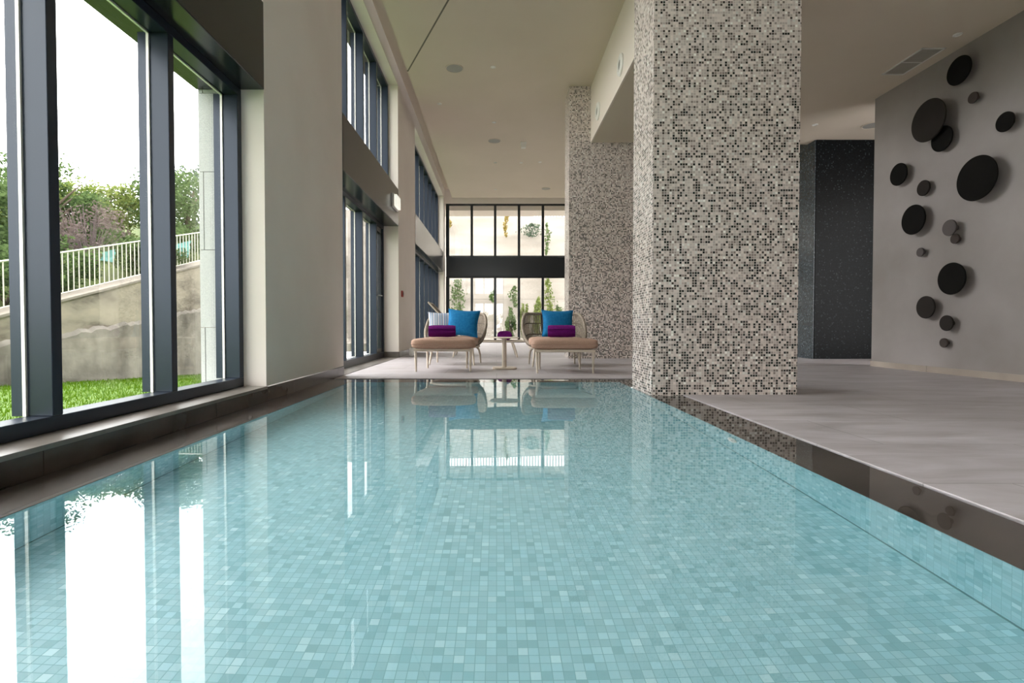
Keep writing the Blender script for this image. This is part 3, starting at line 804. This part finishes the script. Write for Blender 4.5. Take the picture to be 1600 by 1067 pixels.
M['blade'] = leaf('grass_blades', (.055,.125,.002), (.11,.20,.004))
tag(gb.build('grass_blades', M['blade'], recalc=False), 'grass blades of the lawn outside the big left windows', 'grass', kind='stuff')
top = lambda y: .70 + .2615*(y-9.39) if y < 25 else .70 + .2615*15.6
rw = MB(); ys = [4 + 22*i/44 for i in range(45)]
vs = []
for y in ys: vs += [(-9.0,y,ly(y)-.3),(-9.0,y,top(y)),(-9.4,y,top(y)),(-9.4,y,ly(y)-.3)]
fs = []
for i in range(44):
    for k in range(4): fs.append((4*i+k, 4*i+(k+1)%4, 4*i+4+(k+1)%4, 4*i+4+k))
fs += [(0,1,2,3), (176,179,178,177)]
rw.add(vs, fs)
rwo = empty('retaining_wall', (0,0,0), label='weathered beige retaining wall climbing beyond the lawn', cat='wall')
rw.build('wall_body', M['concrete'], rwo)
cp = MB(); vs = []
for y in ys: vs += [(-8.96,y,top(y)),(-8.96,y,top(y)+.05),(-9.44,y,top(y)+.05),(-9.44,y,top(y))]
cp.add(vs, fs); cp.build('coping', M['paving'], rwo)
# rough shotcrete skirt against the lower half of the wall, its upper edge ragged
M['rough_concrete'] = noisy('rough_shotcrete', (.10,.088,.072), (.33,.30,.255), scale=1.4, detail=10, rough=.95, lo=.3, hi=.7, bump=.8, bscale=9)
sk = MB(); vs = []; rnd = random.Random(3); yy = [4 + 22*i/160 for i in range(161)]; off = 0
for y in yy:
    off = off*.8 + rnd.uniform(-.05,.05)
    zt_ = ly(y) + (top(y)-ly(y))*.60 + off
    vs += [(-9.0,y,ly(y)-.2),(-8.90,y,ly(y)-.2),(-8.93+rnd.uniform(-.01,.01),y,zt_-.08),(-9.0,y,zt_)]
fs = []
for i in range(160):
    for k in range(4): fs.append((4*i+k, 4*i+(k+1)%4, 4*i+4+(k+1)%4, 4*i+4+k))
sk.add(vs, fs); sk.build('shotcrete_skirt', M['rough_concrete'], rwo)

ra = empty('railing', (-9.2, 6.5, 0), label='cream metal picket railing on top of the climbing wall', cat='railing')
MB().tube([(0, y-6.5, top(y)+.05+.93) for y in (6.5, 24.9)], .018, 8).build('top_rail', M['rail'], ra, smooth=True)
MB().tube([(0, y-6.5, top(y)+.05+.07) for y in (6.5, 24.9)], .014, 8).build('bottom_rail', M['rail'], ra, smooth=True)
proto = None
for k in range(97):
    y = 6.6 + .147*k
    if proto is None:
        proto = MB().tube([(0,0,.06),(0,0,.93)], .011, 6).build('picket', M['rail'], ra, smooth=True); q = proto
    else:
        q = proto.copy(); COL.objects.link(q); q.parent = ra
    q.location = (0, y-6.5, top(y)+.05)
hl = MB()
hp = lambda x, y: top(max(4,min(y,25)))-.25 + max(0, -9.4-x)*.12
xs_ = [-9.4,-11,-13,-16,-20,-28,-45]; ysb = [-20,-10,0,4,8,12,16,20,25,32,45]
hl.add([(x,y,hp(x,y)) for y in ysb for x in xs_], [(j*7+i, j*7+i+1, j*7+i+8, j*7+i+7) for j in range(10) for i in range(6)])
tag(hl.build('hillside', M['hill']), 'grassy hillside rising behind the railing', 'hill', kind='structure')

def leaf_mesh(name, n, rx, ry, rz, size, seed, m, clump=26, hollow=.45):
    rnd = random.Random(seed); vs = []; fs = []
    cl = []
    for _ in range(clump):
        while True:
            p = Vector((rnd.uniform(-1,1), rnd.uniform(-1,1), rnd.uniform(-1,1)))
            if hollow < p.length < 1: break
        cl.append((p, rnd.uniform(.22,.42)))
    for k in range(n):
        c, r_ = cl[rnd.randrange(clump)]
        d = Vector((rnd.gauss(0,1), rnd.gauss(0,1), rnd.gauss(0,1))).normalized()*r_*rnd.uniform(.4,1)
        p = c + d; p = Vector((p.x*rx, p.y*ry, p.z*rz))
        a = Vector((rnd.gauss(0,1), rnd.gauss(0,1), rnd.gauss(0,.6))).normalized(); b_ = a.orthogonal().normalized(); b_.rotate(Matrix.Rotation(rnd.uniform(0,6.28), 3, a))
        s = size*rnd.uniform(.6,1.3); i = len(vs)
        vs += [p-a*s, p+b_*s*.45+a*s*.1, p+a*s, p-b_*s*.45+a*s*.1]; fs.append((i,i+1,i+2,i+3))
    q = MB(); q.add(vs, fs); return q
TREES = [ # x, y, width, height, kind, seed, label
 (-12.5,10.0,2.6,4.2,'leaf_dark','dense dark tree beyond the railing, leftmost behind the first pane'),
 (-15.0,11.6,2.9,5.0,'leaf_light','pale green tree top seen left of the first blue mullion'),
 (-13.6,13.2,2.8,4.3,'leaf_dark','dark green tree beyond the railing, left in the wide pane'),
 (-16.0,16.6,3.2,5.6,'leaf_light','yellow green tree on the skyline in the middle of the wide pane'),
 (-13.8,16.0,2.6,4.5,'leaf_dark','round green tree right of the twiggy purple bush'),
 (-14.4,18.8,2.8,5.0,'leaf_light','bright yellow green tree at the right of the wide pane'),
 (-11.9,20.0,2.8,4.4,'leaf_dark','green tree beyond the railing seen left of the granite pier'),
 (-14.0,24.0,3.4,6.0,'leaf_blue','hazy blue green tree farthest off beside the granite pier'),
 (-16.4,8.6,3.0,4.6,'leaf_blue','blue green tree at the far left edge beyond the railing'),
 (-18.0,14.0,3.2,5.4,'leaf_blue','blue green tree behind the dark tree in the wide pane'),
]
for i, (x, y, wd, ht, kd, lab) in enumerate(TREES):
    z0 = hp(x, y); ht = (.55 + (.292 + .012*((i*37)%5-2))*y) - z0
    e = empty('tree', (x, y, z0), label=lab, cat='tree', group='trees on the hillside')
    q = leaf_mesh('crown', 8000, wd/2*1.3, wd/2*1.3, ht*.5, .075, 40+i, M[kd], 44, .25)
    q.xform(Matrix.Translation((0,0,ht*.52))).build('crown', M[kd], e, recalc=False)
    t = MB(); rnd = random.Random(i)
    t.tube([(0,0,-.1),(.05,.02,ht*.3),(.0,.08,ht*.6)], [.11,.09,.05], 8)
    for k in range(5):
        a = rnd.uniform(0,6.28); t.tube([(.04,.02,ht*(.25+.06*k)),(math.cos(a)*wd*.2,math.sin(a)*wd*.2,ht*(.5+.05*k)),(math.cos(a)*wd*.33,math.sin(a)*wd*.33,ht*(.6+.06*k))], [.05,.03,.012], 6)
    t.build('trunk', M['bark'], e, smooth=True)
# twiggy purple bush
e = empty('bush', (-10.95, 14.0, hp(-10.95,14.0)), label='twiggy purple brown bush in the middle of the wide pane', cat='bush')
leaf_mesh('twig_cloud', 1300, .85, 1.0, .85, .05, 77, None, 26, .2).xform(Matrix.Translation((0,0,1.15))).build('twig_cloud', M['leaf_purple'], e, recalc=False)
t = MB(); rnd = random.Random(9)
for k in range(60):
    a = rnd.uniform(0,6.28); s = rnd.uniform(.3,1); t.tube([(0,0,0),(math.cos(a)*.4*s,math.sin(a)*.4*s,.7),(math.cos(a)*1.0*s,math.sin(a)*1.0*s,rnd.uniform(1.1,2.0))], [.02,.012,.005], 5)
M['twig'] = simple('purple_twig', (.16,.12,.12), .9)
t.build('twigs', M['twig'], e)
HB = [(-10.3,9.3,'leaf_light','low yellow green bush behind the railing, left of the first mullion'), (-10.4,11.0,'leaf_dark','low green bush behind the railing at the left of the wide pane'),
      (-10.5,12.6,'leaf_dark','low green bush behind the railing in the middle of the wide pane'), (-10.1,14.9,'leaf_dark','low green bush behind the railing at the right of the wide pane'),
      (-10.5,15.8,'leaf_dark','low green bush behind the railing beside the second mullion'), (-10.6,17.4,'leaf_dark','low green bush behind the railing left of the granite pier')]
for i, (x, y, kd, lab) in enumerate(HB):
    e = empty('low_bush', (x, y, hp(x,y)), label=lab, cat='bush', group='low bushes behind the railing')
    leaf_mesh('foliage', 2600, .85, 1.05, .62, .06, 90+i, None, 22, .2).xform(Matrix.Translation((0,0,.62))).build('foliage', M[kd], e, recalc=False)
    t = MB()
    for k in range(6): t.tube([(0,0,0),(math.cos(k)*.3,math.sin(k)*.3,.5),(math.cos(k)*.6,math.sin(k)*.6,.9)], [.02,.015,.006], 5)
    t.build('stems', M['bark'], e)
def net(x, y, wd, ht, zb_, lab, seed):
    q = MB(); rnd = random.Random(seed); n = 8; vs = []
    for t_ in (0, .006):
        for j in range(n+1):
            for i in range(n+1):
                vs.append((x+t_+rnd.uniform(-.03,.03), y+wd*(i/n-.5)+.25*wd*(j/n), top(y)+zb_+ht*j/n*(.6+.4*i/n)))
    N = (n+1)**2; fs = []
    for j in range(n):
        for i in range(n):
            a = j*(n+1)+i; fs.append((a,a+1,a+n+2,a+n+1)); fs.append((N+a,N+a+n+1,N+a+n+2,N+a+1))
    q.add(vs, fs); return tag(q.build('garden_netting', M['net'], recalc=False, smooth='all'), lab, 'netting', 'teal netting scraps')
net(-9.30, 12.4, .40, .34, .60, 'scrap of teal netting on the railing in the wide pane', 1)
net(-9.30, 15.3, .7, .55, .35, 'larger scrap of teal netting on the railing beside the granite pier', 2)

# ------------------------------------------------------------------ outdoors, beyond the glazed end wall
pv = MB(); pv.box(-9, 12, YF+.1, 26, -.3, -.03)
tag(pv.build('terrace', M['paving']), 'beige paved terrace outside the glazed end wall', 'terrace', kind='structure')
YW = 26.0
ftop = lambda x: 6.12 - .035*x
ew = empty('end_retaining_wall', (0,YW,0), label='tall pale retaining wall facing the glazed end wall', cat='wall')
q = MB()
lev = [(-.1,1.9,0),(1.9,3.6,.06),(3.6,5.0,.12)]
for a, b, s in lev: q.box(-9, 12, s, .6, a, b-.012)
q.add([(x,yy,z) for yy in (.18,.6) for x, z in ((-9,5.0),(12,5.0),(12,ftop(12)),(-9,ftop(-9)))], [(0,1,2,3),(4,7,6,5),(0,4,5,1),(1,5,6,2),(2,6,7,3),(3,7,4,0)])
q.build('wall_body', M['pale_concrete'], ew)
q = MB()
for x in (-3.1, -.2, 2.9, 5.6): q.box(x, x+.02, -.004, .02, 0, 1.88)
q.build('wall_joints', M['paving'], ew)
er = empty('end_railing', (0, YW+.4, 0), label='picket railing along the top of the tall pale wall', cat='railing')
MB().tube([(-6,0,ftop(-6)+.95),(7,0,ftop(7)+.95)], .02, 6).build('top_rail', M['bark'], er)
proto = None
for k in range(88):
    x = -6 + .148*k
    if proto is None:
        proto = MB().tube([(0,0,0),(0,0,.95)], .024, 6).build('picket', M['bark'], er); q = proto
    else: q = proto.copy(); COL.objects.link(q); q.parent = er
    q.location = (x, 0, ftop(x))
def climber(x, z0, z1, wd, m, lab, seed, y=YW-.30):
    e = empty('climbing_plant', (x, y, z0), label=lab, cat='plant', group='climbers on the tall pale wall')
    rnd = random.Random(seed); q = MB(); vs = []; fs = []
    for k in range(int(190*(z1-z0)*wd/.5)+50):
        t = rnd.random(); p = Vector((rnd.gauss(0,wd*.35)*(.4+.6*math.sin(PI*t)) + .05*math.sin(t*5+seed), rnd.uniform(-.12,.03), t*(z1-z0)))
        a = Vector((rnd.gauss(0,1),rnd.gauss(0,.5),rnd.gauss(0,1))).normalized(); b_ = a.orthogonal(); s = rnd.uniform(.04,.085); i = len(vs)
        vs += [p-a*s, p+b_*s*.5, p+a*s, p-b_*s*.5]; fs.append((i,i+1,i+2,i+3))
    q.add(vs, fs); q.build('leaves', m, e, recalc=False)
    MB().tube([(.05*math.sin(seed),.30,0)] + [(.05*math.sin(t/8*5+seed),0,t/8*(z1-z0)) for t in range(9)] + [(.05*math.sin(5+seed),.30,z1-z0)], .012, 5).build('stem', M['bark'], e)
pz = lambda py, y=YW: .55 + (509-py)*y/810
pxx = lambda px, y=YW: (px-776)*y/810
climber(pxx(717), pz(492), pz(438), .5, M['leaf_dark'], 'green climber behind the first lower pane from the left', 1)
climber(pxx(790.5), pz(372), pz(336), .16, M['leaf_ochre'], 'ochre vine hanging high behind the middle upper pane', 3)
climber(pxx(830), pz(372), pz(352), .8, M['leaf_blue'], 'sparse grey green sprigs high behind the fourth upper pane', 4)
climber(pxx(853.5), pz(399), pz(352), .18, M['leaf_dark'], 'narrow green creeper behind the last upper pane', 5)
climber(pxx(703), pz(358), pz(344), .14, M['leaf_ochre'], 'ochre tuft at the left edge of the upper panes', 6)
climber(pxx(856), pz(492), pz(436), .35, M['leaf_light'], 'tall yellow green climber behind the last lower pane', 7)
climber(pxx(803), pz(480), pz(448), .3, M['leaf_dark'], 'dark sprigs climbing in the middle lower pane', 8)
climber(pxx(770), pz(472), pz(454), .2, M['leaf_dark'], 'small sprig climbing beside the second mullion', 9)
def shrub(px, py0, py1, wd, m, lab, seed, y=24.6):
    x = pxx(px, y); z0 = 0; z1 = pz(py1, y)
    e = empty('shrub', (x, y, z0), label=lab, cat='shrub', group='shrubs on the terrace')
    leaf_mesh('foliage', 1500, wd/2, .4, (z1-z0)/2, .06, seed, None, 24, .1).xform(Matrix.Translation((0,0,(z1-z0)/2))).build('foliage', m, e, recalc=False)
    t = MB()
    for k in range(5): t.tube([(0,0,-.05),(math.cos(k)*wd*.15,math.sin(k)*.1,z1*.5),(math.cos(k)*wd*.3,math.sin(k)*.2,z1*.85)], [.02,.014,.006], 5)
    t.build('stems', M['bark'], e)
shrub(819, 505, 470, .5, M['leaf_light'], 'leafy shrub just right of the third mullion', 21)
shrub(839, 505, 464, .5, M['leaf_light'], 'taller leafy shrub left of the fourth mullion', 22)
shrub(798, 505, 478, .5, M['leaf_dark'], 'dark shrub left of the third mullion', 23)
shrub(871, 505, 478, .6, M['leaf_dark'], 'shrub behind the last lower pane by the far column', 24)
shrub(706, 505, 482, .5, M['leaf_light'], 'small shrub at the left end of the lower panes', 25)


bt = MB(); bt.box(-9, 9, -16, YB-.2, -.3, -.02); tag(bt.build('back_terrace', M['pale_concrete']), 'pale terrace outside the glazing behind the camera', 'terrace', kind='structure')
for k, x in enumerate((-3.2,-1.0,1.2,3.4)):
    e = empty('hedge_bush', (x, -13, -.02), label='clipped green bush on the terrace behind the camera', cat='bush', group='bushes behind the camera')
    leaf_mesh('foliage', 2600, 1.2, .7, .85, .08, 130+k, None, 26, .1).xform(Matrix.Translation((0,0,.9))).build('foliage', M['leaf_dark'], e, recalc=False)
    t = MB()
    for q in range(6): t.tube([(0,0,0),(math.cos(q)*.4,math.sin(q)*.2,.7),(math.cos(q)*.8,math.sin(q)*.4,1.3)], [.03,.02,.008], 5)
    t.build('stems', M['bark'], e)
